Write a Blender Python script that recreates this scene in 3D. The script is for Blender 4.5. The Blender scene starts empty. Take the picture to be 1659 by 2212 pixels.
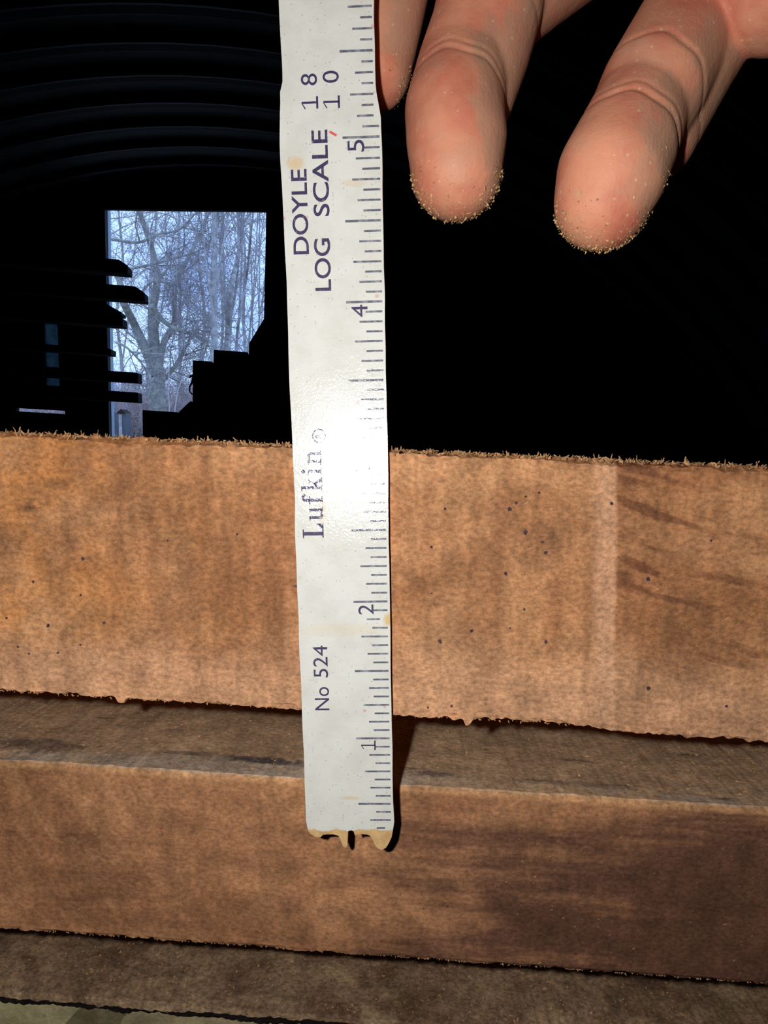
import bpy, bmesh, math, random
import numpy as np
from mathutils import Vector, Matrix

# ------------------------------------------------------------------ camera
IN = 0.0254
FPX, CX, CY = 1662.0, 829.5, 1300.0
EYE = Vector((0, 0, 1.2))
# world axes written in lens axes (right, down, forward)
XW = Vector((0.98943913, 0.02598502, 0.14260082))
YW = Vector((-0.13338634, -0.22181167, 0.96592322))
ZW = Vector((0.05673006, -0.97474323, -0.2160031))


def c2w(c):
    c = Vector(c)
    return Vector((XW.dot(c), YW.dot(c), ZW.dot(c)))


scene = bpy.context.scene
COL = scene.collection
cam_d = bpy.data.cameras.new('camera')
cam_d.sensor_fit = 'VERTICAL'
cam_d.sensor_height = 36.0
cam_d.lens = FPX / 2212.0 * 36.0
cam_d.shift_y = (CY - 1106.0) / 2212.0
cam_d.clip_start = 0.005
cam_d.clip_end = 300
cam = bpy.data.objects.new('camera', cam_d)
COL.objects.link(cam)
rx, ry, rz = c2w((1, 0, 0)), c2w((0, -1, 0)), c2w((0, 0, -1))
cam.matrix_world = Matrix(((rx.x, ry.x, rz.x, EYE.x), (rx.y, ry.y, rz.y, EYE.y),
                           (rx.z, ry.z, rz.z, EYE.z), (0, 0, 0, 1)))
scene.camera = cam

# ------------------------------------------------------------------ sky
world = bpy.data.worlds.new('dusk_sky')
scene.world = world
world.use_nodes = True
wn = world.node_tree
wn.nodes.clear()
wo = wn.nodes.new('ShaderNodeOutputWorld')
wb = wn.nodes.new('ShaderNodeBackground')
wb.inputs['Strength'].default_value = 1.7
wtc = wn.nodes.new('ShaderNodeTexCoord')
wnz = wn.nodes.new('ShaderNodeTexNoise')
wnz.inputs['Scale'].default_value = 7.0
wnz.inputs['Detail'].default_value = 3.0
wr = wn.nodes.new('ShaderNodeValToRGB')
wr.color_ramp.elements[0].position = 0.35
wr.color_ramp.elements[0].color = (0.25, 0.42, 0.95, 1)
wr.color_ramp.elements[1].position = 0.68
wr.color_ramp.elements[1].color = (0.50, 0.74, 1.12, 1)
wn.links.new(wtc.outputs['Generated'], wnz.inputs['Vector'])
wn.links.new(wnz.outputs['Fac'], wr.inputs['Fac'])
wn.links.new(wr.outputs['Color'], wb.inputs['Color'])
wn.links.new(wb.outputs['Background'], wo.inputs['Surface'])

# ------------------------------------------------------------------ phone torch beside the lens
ld = bpy.data.lights.new('phone_torch', 'POINT')
ld.energy = 0.78
ld.color = (1.0, 0.985, 0.965)
ld.shadow_soft_size = 0.0022
lamp = bpy.data.objects.new('phone_torch', ld)
COL.objects.link(lamp)
lamp.location = EYE + c2w((-0.70, -0.26, 0.0)) * IN

vs = scene.view_settings
vs.view_transform = 'Standard'
vs.look = 'None'
vs.exposure = 0.0
vs.gamma = 1.0
vs.use_curve_mapping = False


# ------------------------------------------------------------------ helpers
def at_depth(px, py, z_in):
    """a point z_in inches in front of the lens"""
    return EYE + c2w(((px - CX) / FPX, (py - CY) / FPX, 1.0)) * (z_in * IN)


def in_plane(px, py, Y):
    """a point on the plane Y metres down the shed"""
    d = c2w(((px - CX) / FPX, (py - CY) / FPX, 1.0))
    return EYE + d * (Y / d.y)


def tag(o, label=None, cat=None, group=None, kind=None):
    if label: o['label'] = label
    if cat: o['category'] = cat
    if group: o['group'] = group
    if kind: o['kind'] = kind
    return o


def link(name, me, mat=None, parent=None, mw=None):
    o = bpy.data.objects.new(name, me)
    COL.objects.link(o)
    if me is not None and mat is not None and not me.materials:
        me.materials.append(mat)
    if parent is not None:
        o.parent = parent
    elif mw is not None:
        o.matrix_world = mw
    return o


def empty(name, mw=None):
    return link(name, None, mw=mw)


def mesh(name, verts, faces, smooth=False):
    me = bpy.data.meshes.new(name)
    me.from_pydata([tuple(v) for v in verts], [], faces)
    me.validate()
    if smooth:
        me.polygons.foreach_set('use_smooth', [True] * len(me.polygons))
    me.update()
    return me


def fix_normals(me):
    bm = bmesh.new(); bm.from_mesh(me)
    bmesh.ops.recalc_face_normals(bm, faces=bm.faces)
    bm.to_mesh(me); bm.free()
    return me


class MB:
    def __init__(self): self.v = []; self.f = []

    def add(self, vs, fs):
        k = len(self.v)
        self.v += [tuple(q) for q in vs]
        self.f += [tuple(i + k for i in q) for q in fs]

    def box(self, x0, x1, y0, y1, z0, z1):
        self.add([(x0, y0, z0), (x1, y0, z0), (x1, y1, z0), (x0, y1, z0),
                  (x0, y0, z1), (x1, y0, z1), (x1, y1, z1), (x0, y1, z1)],
                 [(0, 3, 2, 1), (4, 5, 6, 7), (0, 1, 5, 4), (1, 2, 6, 5), (2, 3, 7, 6), (3, 0, 4, 7)])

    def tube(self, pts, rads, n=5, cap=True):
        k = len(self.v)
        m = len(pts)
        t0 = (pts[1] - pts[0]).normalized()
        ref = Vector((0, 0, 1)) if abs(t0.z) < 0.9 else Vector((1, 0, 0))
        for i, p in enumerate(pts):
            t = (pts[min(i + 1, m - 1)] - pts[max(i - 1, 0)])
            if t.length < 1e-9: t = t0
            t = t.normalized()
            a = t.cross(ref)
            if a.length < 1e-4: a = t.cross(Vector((0.3, 1, 0.2)))
            a.normalize(); b = t.cross(a)
            for j in range(n):
                c, s = math.cos(2 * math.pi * j / n), math.sin(2 * math.pi * j / n)
                self.v.append(tuple(p + (a * c + b * s) * rads[i]))
        for i in range(m - 1):
            for j in range(n):
                j2 = (j + 1) % n
                self.f.append((k + i * n + j, k + i * n + j2, k + (i + 1) * n + j2, k + (i + 1) * n + j))
        if cap:
            self.f.append(tuple(k + j for j in range(n))[::-1])
            self.f.append(tuple(k + (m - 1) * n + j for j in range(n)))

    def mesh(self, name, smooth=False): return mesh(name, self.v, self.f, smooth)

    def build(self, name, mat, parent=None, mw=None, smooth=False):
        return link(name, self.mesh(name, smooth), mat, parent, mw)


def bevel_mesh(me, w, seg=2):
    bm = bmesh.new(); bm.from_mesh(me)
    bmesh.ops.recalc_face_normals(bm, faces=bm.faces)
    bmesh.ops.bevel(bm, geom=[e for e in bm.edges if e.calc_face_angle(0) > 0.5], offset=w, segments=seg,
                    affect='EDGES', profile=0.5)
    bm.to_mesh(me); bm.free()
    return me


class NT:
    """small wrapper that keeps node graphs short"""
    def __init__(self, name):
        self.m = bpy.data.materials.new(name)
        self.m.use_nodes = True
        self.t = self.m.node_tree
        self.p = self.t.nodes['Principled BSDF']
        tc = self.t.nodes.new('ShaderNodeTexCoord')
        self.obj = tc.outputs['Object']

    def n(self, kind): return self.t.nodes.new(kind)

    def put(self, sock, v):
        if isinstance(v, bpy.types.NodeSocket):
            self.t.links.new(v, sock)
        elif isinstance(v, (tuple, list)) and len(v) == 3 and sock.type == 'RGBA':
            sock.default_value = (*v, 1)
        else:
            sock.default_value = v

    def mapping(self, scale=(1, 1, 1), rot=(0, 0, 0), loc=(0, 0, 0), src=None):
        if any(rot) and len(set(scale)) > 1:
            src = self.mapping((1, 1, 1), rot, (0, 0, 0), src)
            rot = (0, 0, 0)
        q = self.n('ShaderNodeMapping')
        q.inputs['Scale'].default_value = scale
        q.inputs['Rotation'].default_value = rot
        q.inputs['Location'].default_value = loc
        self.put(q.inputs['Vector'], src or self.obj)
        return q.outputs[0]

    def noise(self, scale, detail=3, rough=0.55, vec=None, dist=0.0):
        q = self.n('ShaderNodeTexNoise')
        q.inputs['Scale'].default_value = scale
        q.inputs['Detail'].default_value = detail
        q.inputs['Roughness'].default_value = rough
        q.inputs['Distortion'].default_value = dist
        self.put(q.inputs['Vector'], vec or self.obj)
        return q.outputs['Fac']

    def voro(self, scale, vec=None, rand=1.0, flat=False):
        q = self.n('ShaderNodeTexVoronoi')
        if flat: q.voronoi_dimensions = '2D'
        q.inputs['Scale'].default_value = scale
        q.inputs['Randomness'].default_value = rand
        self.put(q.inputs['Vector'], vec or self.obj)
        return q.outputs['Distance'], q.outputs['Color']

    def rng(self, v, a, b, c=0.0, d=1.0, smooth=True):
        q = self.n('ShaderNodeMapRange')
        q.interpolation_type = 'SMOOTHSTEP' if smooth else 'LINEAR'
        self.put(q.inputs['Value'], v)
        q.inputs['From Min'].default_value = a
        q.inputs['From Max'].default_value = b
        q.inputs['To Min'].default_value = c
        q.inputs['To Max'].default_value = d
        return q.outputs[0]

    def math(self, op, a, b=0.0):
        q = self.n('ShaderNodeMath'); q.operation = op
        self.put(q.inputs[0], a); self.put(q.inputs[1], b)
        return q.outputs[0]

    def mix(self, f, a, b, mode='MIX'):
        q = self.n('ShaderNodeMix'); q.data_type = 'RGBA'; q.blend_type = mode
        self.put(q.inputs['Factor'], f)
        self.put(q.inputs['A'], a) if False else None
        s = [i for i in q.inputs if i.type == 'RGBA']
        self.put(s[0], a); self.put(s[1], b)
        return [o for o in q.outputs if o.type == 'RGBA'][0]

    def xyz(self, src=None):
        q = self.n('ShaderNodeSeparateXYZ'); self.put(q.inputs[0], src or self.obj)
        return q.outputs

    def grey(self, v):
        q = self.n('ShaderNodeCombineColor')
        for i in range(3): self.put(q.inputs[i], v)
        return q.outputs[0]

    def bump(self, h, strength=0.3, dist=0.0005, normal=None):
        q = self.n('ShaderNodeBump')
        q.inputs['Strength'].default_value = strength
        q.inputs['Distance'].default_value = dist
        self.put(q.inputs['Height'], h)
        if normal is not None: self.put(q.inputs['Normal'], normal)
        return q.outputs[0]

    def out(self, col, rough=0.8, spec=0.2, normal=None, **kw):
        self.put(self.p.inputs['Base Color'], col)
        self.put(self.p.inputs['Roughness'], rough)
        self.put(self.p.inputs['Specular IOR Level'], spec)
        if normal is not None: self.put(self.p.inputs['Normal'], normal)
        for k, v in kw.items(): self.put(self.p.inputs[k.replace('_', ' ')], v)
        return self.m


def lin(r, g, b):
    f = lambda c: (c / 255 / 12.92) if c / 255 <= 0.04045 else ((c / 255 + 0.055) / 1.055) ** 2.4
    return (f(r), f(g), f(b))


# ------------------------------------------------------------------ materials
def simple(name, col, rough=0.85, var=0.25, scale=8.0, spec=0.15):
    t = NT(name)
    k = t.rng(t.noise(scale, 4), 0.3, 0.7, 1 - var, 1 + var)
    return t.out(t.mix(1.0, col, t.grey(k), 'MULTIPLY'), rough, spec)


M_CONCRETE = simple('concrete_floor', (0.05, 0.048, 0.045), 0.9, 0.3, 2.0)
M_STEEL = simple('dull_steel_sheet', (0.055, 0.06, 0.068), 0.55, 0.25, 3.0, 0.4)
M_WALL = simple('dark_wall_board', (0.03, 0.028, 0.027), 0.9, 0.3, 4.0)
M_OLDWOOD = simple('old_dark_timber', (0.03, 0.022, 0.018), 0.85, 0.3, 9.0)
M_PALE = simple('pale_painted_board', (0.50, 0.62, 0.72), 0.7, 0.12, 6.0)
M_LITTER = simple('leaf_litter', (0.20, 0.165, 0.13), 0.95, 0.35, 1.5)
M_WIRE = simple('black_wire', (0.01, 0.01, 0.01), 0.6, 0.1)
M_GREYBOX = simple('grey_shed_board', (0.13, 0.13, 0.14), 0.8, 0.25, 3.0)
M_SHEDROOF = simple('brown_shed_roof', (0.04, 0.025, 0.022), 0.8, 0.2, 3.0)
M_BARK = simple('grey_bark', (0.52, 0.48, 0.44), 0.9, 0.3, 6.0)
M_BARK2 = simple('greenish_grey_bark', (0.46, 0.44, 0.36), 0.9, 0.3, 6.0)
M_TWIG = simple('twig_bark', (0.40, 0.35, 0.34), 0.9, 0.3, 3.0)
M_BRUSH = simple('dry_brush', (0.60, 0.48, 0.45), 0.95, 0.3, 2.0)
M_PALESTEM = simple('pale_sapling_bark', (0.62, 0.56, 0.52), 0.9, 0.15, 5.0)

tg = NT('dusty_window_glass')
M_GLASS = tg.out(tg.mix(tg.rng(tg.noise(20, 4), 0.35, 0.65), (0.012, 0.028, 0.034), (0.03, 0.055, 0.065)), 0.5, 0.3,
                 Transmission_Weight=0.85)


def wood(name, light, dark, blotch=22.0, saw=0.10, speck=0.0, extra=None, grain=0.36, rough=0.78, bump=0.35):
    """rough sawn timber: blotches, saw lines across the face, fibre speckle, worm pin holes, bright dust flecks"""
    t = NT(name)
    warp = t.mapping((1.0, 1.0, 1.6))
    b = t.noise(blotch, 4, 0.6, warp, 0.6)
    col = t.mix(t.rng(b, 0.34, 0.68), light, dark)
    if extra: col = extra(t, col)
    s1 = t.noise(1.0, 2, 0.5, t.mapping((330, 60, 26), (0, 0.06, 0)))
    col = t.mix(1.0, col, t.grey(t.rng(s1, 0.3, 0.7, 1 - saw, 1 + saw)), 'MULTIPLY')
    f1 = t.noise(1.0, 3, 0.7, t.mapping((900, 900, 1300)))
    col = t.mix(1.0, col, t.grey(t.rng(f1, 0.25, 0.75, 1 - grain, 1 + grain)), 'MULTIPLY')
    mid = t.noise(210, 3, 0.6)
    col = t.mix(1.0, col, t.grey(t.rng(mid, 0.3, 0.7, 0.86, 1.13)), 'MULTIPLY')
    mot = t.noise(75, 4, 0.65, None, 0.8)
    col = t.mix(1.0, col, t.grey(t.rng(mot, 0.32, 0.68, 0.78, 1.12)), 'MULTIPLY')
    fl = t.noise(1.0, 2, 0.6, t.mapping((700, 900, 1500), (0, 0.5, 0), (5.0, 2.0, 1.0)))
    col = t.mix(t.math('MULTIPLY', t.rng(fl, 0.66, 0.76), 0.5), col, lin(232, 186, 136))
    dk = t.noise(1.0, 3, 0.6, t.mapping((520, 700, 800), (0, -0.4, 0), (1.0, 7.0, 3.0)))
    col = t.mix(t.math('MULTIPLY', t.rng(dk, 0.60, 0.74), 0.45), col, t.mix(1.0, col, (0.42, 0.36, 0.34), 'MULTIPLY'))
    h = t.math('ADD', f1, t.math('MULTIPLY', s1, 0.8))
    return t.out(col, rough, 0.22, t.bump(h, bump, 0.00035))


def patch(t, P, Q, p, q, rp_, rq_, rag, sc=420):
    """ragged oval stain at (p, q) inches with its two radii"""
    a = t.math('POWER', t.math('MULTIPLY', t.math('SUBTRACT', P, p * IN), 1 / (rp_ * IN)), 2.0)
    b = t.math('POWER', t.math('MULTIPLY', t.math('SUBTRACT', Q, q * IN), 1 / (rq_ * IN)), 2.0)
    n = t.math('MULTIPLY', t.noise(sc, 4, 0.7), rag)
    return t.rng(t.math('ADD', t.math('ADD', a, b), n), 0.55 * rag, 0.55 * rag + 0.9, 1, 0)


def face_extra(t, col):
    X, Y, Z = t.xyz()
    # wavering pale stripe up the board, where two saw cuts meet
    wob = t.math('MULTIPLY', t.math('SUBTRACT', t.noise(60, 3), 0.5), 0.0025)
    lean = t.math('MULTIPLY', Z, -0.095)
    xr = t.math('SUBTRACT', t.math('ADD', X, wob), t.math('ADD', lean, 0.0542))
    side = t.rng(xr, 0.0015, 0.0025)
    edge_band = t.math('MULTIPLY', t.rng(xr, -0.0035, 0.0, 0, 1), t.math('SUBTRACT', 1.0, side))
    # left of it: pink brown with upright bands, orange toward the far left
    bands = t.noise(1.0, 3, 0.55, t.mapping((150, 1, 13), (0, -0.03, 0)))
    col = t.mix(t.math('MULTIPLY', t.rng(bands, 0.48, 0.72), 0.45), col, lin(150, 96, 62))
    orange = t.math('MULTIPLY', t.rng(X, -0.055, 0.0, 1, 0), t.rng(t.noise(55, 4, 0.65), 0.42, 0.62))
    col = t.mix(t.math('MULTIPLY', orange, 0.55), col, lin(214, 140, 76))
    stain = t.math('MULTIPLY', t.rng(X, -0.060, -0.030, 1, 0),
                   t.rng(t.noise(1.0, 4, 0.65, t.mapping((115, 1, 190), (0, 0.4, 0))), 0.60, 0.70))
    col = t.mix(t.math('MULTIPLY', stain, 0.55), col, lin(104, 66, 42))
    # right of it: brown streaks running down to the right
    st = t.noise(1.0, 3, 0.6, t.mapping((42, 1, 300), (0, -0.20, 0), (3.1, 0, 1.7)))
    rr = t.math('MULTIPLY', side, t.rng(st, 0.53, 0.66))
    fade = t.rng(X, 0.058, 0.095, 0.85, 0.45)
    col = t.mix(t.math('MULTIPLY', rr, fade), col, lin(118, 74, 50))
    col = t.mix(t.math('MULTIPLY', edge_band, 0.55), col, lin(232, 178, 140))
    # paler planed band along the bottom of the face
    low = t.rng(t.math('ADD', Z, t.math('MULTIPLY', t.noise(40, 3), 0.012)), -0.0345, -0.0235, 1, 0)
    col = t.mix(t.math('MULTIPLY', low, 0.5), col, lin(222, 170, 132))
    for (p, q, ra, rb, k) in [(-1.93, -0.44, 0.10, 0.05, 0.5), (-1.70, -0.26, 0.12, 0.05, 0.35), (-2.05, -0.70, 0.16, 0.10, 0.35), (-1.58, -0.66, 0.10, 0.09, 0.3),
                              (-1.30, -0.42, 0.25, 0.04, 0.25), (1.72, -0.55, 0.20, 0.22, 0.25)]:
        col = t.mix(t.math('MULTIPLY', patch(t, X, Z, p, q, ra, rb, 1.6), k), col, lin(88, 62, 50))
    # a knot-like dark smear
    d1 = t.math('ADD', t.math('MULTIPLY', t.math('POWER', t.math('MULTIPLY', t.math('SUBTRACT', X, 0.0617), 1 / 0.0042), 2.0), 1.0),
                t.math('POWER', t.math('MULTIPLY', t.math('ADD', t.math('SUBTRACT', Z, -0.0160),
                                                          t.math('MULTIPLY', t.math('SUBTRACT', X, 0.0617), 0.35)), 1 / 0.0011), 2.0))
    kn = t.rng(t.math('ADD', d1, t.math('MULTIPLY', t.noise(900, 2), 1.2)), 0.9, 1.7, 1, 0)
    col = t.mix(t.math('MULTIPLY', kn, 0.75), col, lin(112, 66, 44))
    return col


def second_extra(t, col):
    X, Y, Z = t.xyz()
    # dark heartwood spreading over the right half, streaked along the length
    st = t.noise(1.0, 4, 0.65, t.mapping((26, 1, 210), (0, 0.02, 0)))
    big = t.noise(38, 3, 0.55, None, 0.5)
    m = t.math('ADD', t.rng(X, -0.02, 0.075, 0, 1), t.math('MULTIPLY', t.math('SUBTRACT', big, 0.5), 1.6))
    m = t.math('SUBTRACT', m, t.rng(Z, -0.076, -0.064, 0.0, 0.55))
    m = t.math('ADD', m, t.math('MULTIPLY', t.math('SUBTRACT', st, 0.5), 2.2))
    col = t.mix(t.math('MULTIPLY', t.rng(m, 0.02, 1.0), 0.9), col, lin(94, 62, 50))
    # slanting saw lines on the left
    sl = t.noise(1.0, 2, 0.5, t.mapping((240, 1, 26), (0, 0.60, 0)))
    lf = t.math('MULTIPLY', t.rng(X, -0.05, -0.01, 1, 0), t.rng(sl, 0.5, 0.66))
    col = t.mix(t.math('MULTIPLY', lf, 0.45), col, lin(206, 150, 104))
    # weathered grey top with blue-black smudges
    top = t.rng(Y, 0.0091, 0.0100, 0, 1)
    col = t.mix(t.math('MULTIPLY', top, 0.8), col, lin(214, 182, 146))
    near = t.math('MULTIPLY', top, t.rng(Y, 0.0105, 0.020, 1, 0))
    sm = t.rng(t.noise(1.0, 4, 0.65, t.mapping((36, 60, 1), (0, 0, 0), (0.4, 0, 0))), 0.50, 0.62)
    col = t.mix(t.math('MULTIPLY', t.math('MULTIPLY', near, sm), 0.6), col, lin(186, 176, 168))
    sm2 = t.rng(t.noise(1.0, 5, 0.7, t.mapping((55, 170, 1), (0, 0, 0), (2.35, 0.2, 0))), 0.60, 0.70)
    col = t.mix(t.math('MULTIPLY', t.math('MULTIPLY', top, sm2), 0.75), col, lin(52, 50, 58))
    grey = t.math('MULTIPLY', patch(t, X, Y, -0.3, 0.52, 2.2, 0.26, 1.2, 90), top)
    col = t.mix(t.math('MULTIPLY', grey, 0.55), col, lin(196, 184, 172))
    for (p, q, ra, rb, k) in [(-0.30, 0.68, 0.42, 0.10, 0.8), (-0.95, 0.74, 0.40, 0.07, 0.55), (-2.25, 0.70, 0.50, 0.20, 0.6), (1.12, 0.62, 0.17, 0.08, 0.65), (2.3, 0.60, 0.6, 0.07, 0.45)]:
        f = t.math('MULTIPLY', patch(t, X, Y, p, q, ra, rb, 2.0), top)
        col = t.mix(t.math('MULTIPLY', f, k), col, lin(58, 58, 70))
    # pale worn arris
    ar = t.math('MULTIPLY', t.rng(Z, -0.0655, -0.0642, 0, 1), t.math('SUBTRACT', 1.0, top))
    col = t.mix(t.math('MULTIPLY', ar, 0.6), col, lin(222, 168, 118))
    return col


M_WOOD1 = wood('sawn_pink_brown_timber', lin(200, 146, 102), lin(164, 111, 73), 24, 0.10, 0.10, face_extra)
M_WOOD2 = wood('sawn_brown_timber', lin(190, 136, 96), lin(160, 110, 76), 26, 0.07, 0.04, second_extra, 0.34)
M_WOOD3 = wood('grubby_brown_slab', lin(176, 146, 114), lin(126, 97, 76), 60, 0.05, 0.0, None, 0.45)
M_WOOD4 = wood('greenish_grey_board', lin(206, 194, 148), lin(182, 168, 126), 30, 0.04, 0.0, None, 0.12)
M_WOOD5 = wood('pale_grey_board', lin(196, 184, 142), lin(170, 154, 118), 30, 0.04, 0.0, None, 0.15)
M_STICKER = wood('sticker_timber', lin(170, 130, 95), lin(140, 100, 72))
M_FIBRE = simple('wood_fibre', lin(190, 146, 104), 0.9, 0.25, 900)
M_DUST = simple('sawdust_grain', lin(204, 168, 118), 0.9, 0.3, 700)

# ------------------------------------------------------------------ the shed (setting)
ARC_X, ARC_R, ARC_TOP = -0.16, 4.75, 3.04
ARC_Z = ARC_TOP - ARC_R
END_Y, BACK_Y = 6.5, -3.22
HALF = math.sqrt(ARC_R ** 2 - ARC_Z ** 2)

m = MB(); m.box(ARC_X - 4.6, ARC_X + 4.6, BACK_Y - 0.1, END_Y + 0.1, -0.15, 0)
tag(m.build('floor', M_CONCRETE), 'dark concrete floor of the arched shed', kind='structure')
m = MB(); m.box(-60, 60, END_Y + 0.1, 90, -0.20, -0.03)
tag(m.build('ground', M_LITTER), 'leaf covered ground outside the doorway', kind='structure')

ceil = tag(empty('ceiling'), 'dark arched sheet metal roof with raised ribs', kind='structure')
PW = 0.36
prof = [(0.0, 0.0), (0.0, -0.045), (0.018, -0.045), (0.03, 0.0), (0.12, 0.012), (0.18, -0.006), (0.24, 0.012), (PW, 0.0)]
a0 = math.asin((0 - ARC_Z) / ARC_R)
mb = MB()
NA = 56
for i in range(NA + 1):
    an = a0 + (math.pi - 2 * a0) * i / NA
    for (y, dr) in prof:
        mb.v.append((ARC_X + (ARC_R + dr) * math.cos(an), y, ARC_Z + (ARC_R + dr) * math.sin(an)))
npf = len(prof)
for i in range(NA):
    for j in range(npf - 1):
        mb.f.append((i * npf + j, i * npf + j + 1, (i + 1) * npf + j + 1, (i + 1) * npf + j))
arch_me = mb.mesh('arch_panel')
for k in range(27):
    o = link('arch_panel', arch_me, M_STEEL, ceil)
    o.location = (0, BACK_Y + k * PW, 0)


def wall_with_holes(name, y0, y1, x0, x1, z0, z1, holes, mat):
    xs = sorted({x0, x1, *[h[0] for h in holes], *[h[1] for h in holes]})
    zs = sorted({z0, z1, *[h[2] for h in holes], *[h[3] for h in holes]})
    b = MB()
    for i in range(len(xs) - 1):
        for j in range(len(zs) - 1):
            xc, zc = (xs[i] + xs[i + 1]) / 2, (zs[j] + zs[j + 1]) / 2
            if any(h[0] < xc < h[1] and h[2] < zc < h[3] for h in holes): continue
            b.box(xs[i], xs[i + 1], y0, y1, zs[j], zs[j + 1])
    return b.build(name, mat)


DOOR = (-1.325, -0.13, 0.0, 2.82)
WIN = (-1.80, -1.69, 1.40, 1.865)
SLIT = (-2.02, -1.655, 1.190, 1.214)
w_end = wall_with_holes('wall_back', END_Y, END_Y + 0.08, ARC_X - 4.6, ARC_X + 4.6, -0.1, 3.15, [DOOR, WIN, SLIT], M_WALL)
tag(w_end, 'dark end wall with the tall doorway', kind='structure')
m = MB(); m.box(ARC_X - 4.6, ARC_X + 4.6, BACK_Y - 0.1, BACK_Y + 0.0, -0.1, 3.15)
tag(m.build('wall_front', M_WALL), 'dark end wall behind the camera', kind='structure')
# sagging header over the doorway
m = MB()
zl, zr = 2.694, 2.788
m.add([(-1.45, END_Y - 0.05, zl - 0.01), (0.02, END_Y - 0.05, zr + 0.011), (0.02, END_Y, zr + 0.011), (-1.45, END_Y, zl - 0.01),
       (-1.45, END_Y - 0.05, 2.92), (0.02, END_Y - 0.05, 2.92), (0.02, END_Y, 2.92), (-1.45, END_Y, 2.92)],
      [(0, 3, 2, 1), (4, 5, 6, 7), (0, 1, 5, 4), (1, 2, 6, 5), (2, 3, 7, 6), (3, 0, 4, 7)])
tag(m.build('trim_1', M_OLDWOOD), 'sagging dark header board over the doorway', kind='structure')
m = MB(); m.box(-1.37, -1.322, END_Y + 0.085, END_Y + 0.20, -0.02, 2.86)
tag(m.build('trim_2', M_PALE), 'pale blue painted door jamb at the left of the doorway', kind='structure')
wn1 = MB(); wn1.box(WIN[0], WIN[1], END_Y + 0.03, END_Y + 0.045, WIN[2], WIN[3])
win = tag(wn1.build('window_1', M_GLASS), 'narrow dusty window in the end wall', kind='structure')
fr = MB()
fr.box(WIN[0] - 0.02, WIN[1] + 0.02, END_Y - 0.015, END_Y, WIN[3], WIN[3] + 0.03)
fr.box(WIN[0] - 0.02, WIN[1] + 0.02, END_Y - 0.015, END_Y, WIN[2] - 0.03, WIN[2])
fr.build('window_frame', M_OLDWOOD, win)

# ------------------------------------------------------------------ lumber stack in front of the lens
Bv = Vector((0.997709886, 0.053323652, -0.041612146))
Vv = Vector((0.045811154, -0.985348914, -0.164282851))
Nv = Vector((-0.049762644, 0.162000324, -0.985535172))
P0 = Vector((-0.62344543, -0.98278769, 5.24816974))
Dv = Vector((-0.01749023, -0.98674773, -0.16131651)).normalized()
Uv = Vector((0.99913774, -0.01117267, -0.03998684)).normalized()
NR = Uv.cross(Dv).normalized()
THICK = 0.095


def frame(o, x, y, z):
    o = EYE + c2w(o) * IN
    x, y, z = c2w(x), c2w(y), c2w(z)
    return Matrix(((x.x, y.x, z.x, o.x), (x.y, y.y, z.y, o.y), (x.z, y.z, z.z, o.z), (0, 0, 0, 1)))


STACK = frame(P0 - Nv * 0.108, Bv, -Nv, Vv)      # local x along the boards, y into the stack, z up (metres)


def stations(x0, x1, fx0=-3.1, fx1=4.6, fine=0.016, coarse=0.35):
    xs = list(np.arange(x0, fx0, coarse)) + list(np.arange(fx0, fx1, fine)) + list(np.arange(fx1, x1, coarse)) + [x1]
    xs = [q for q in xs if x0 <= q <= x1] + [x0, x1]
    return np.array(sorted(set(np.round(xs, 4))))


def smooth_noise(n, rng, k):
    r = rng.standard_normal(n + 8 * k)
    ker = np.hanning(2 * k + 1); ker /= np.sqrt((ker ** 2).sum())
    return np.convolve(r, ker, 'same')[4 * k:4 * k + n]


def plank(name, x0, x1, profile, mat, seed, label, jag=0.008, group=None, end_cut=(0, 0), chips=()):
    """profile: (depth, height, roughness) in inches round the section; swept along the board with ragged arrises.
    end_cut: slant of the two ends (inches of x per inch of height)"""
    rng = np.random.default_rng(seed)
    xs = stations(x0, x1)
    n = len(xs); p = len(profile)
    V = np.zeros((n, p, 3))
    zmid = sum(q[1] for q in profile) / p
    for j, (w, z, r) in enumerate(profile):
        V[:, j, 0] = xs
        jw = (smooth_noise(n, rng, 2) * 0.6 + smooth_noise(n, rng, 9) * 0.6 + smooth_noise(n, rng, 40) * 0.5) * r * jag
        jz = (smooth_noise(n, rng, 2) * 0.6 + smooth_noise(n, rng, 8) * 0.7 + smooth_noise(n, rng, 40) * 0.6) * r * jag
        V[:, j, 1] = w + jw
        V[:, j, 2] = z + jz
        for (cxp, cw, cz, jj) in chips:
            if j in jj:
                V[:, j, 2] += cz * np.exp(-((xs - cxp) / cw) ** 4)
        for e, sl in zip((0, n - 1), end_cut):
            V[e, j, 0] += sl * (z - zmid)
    faces = []
    for i in range(n - 1):
        for j in range(p):
            j2 = (j + 1) % p
            faces.append((i * p + j, i * p + j2, (i + 1) * p + j2, (i + 1) * p + j))
    faces.append(tuple(range(p)))
    faces.append(tuple((n - 1) * p + j for j in range(p))[::-1])
    me = fix_normals(mesh(name, V.reshape(-1, 3) * IN, faces))
    o = link(name, me, mat, None, STACK)
    return tag(o, label, 'board', group)


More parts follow.
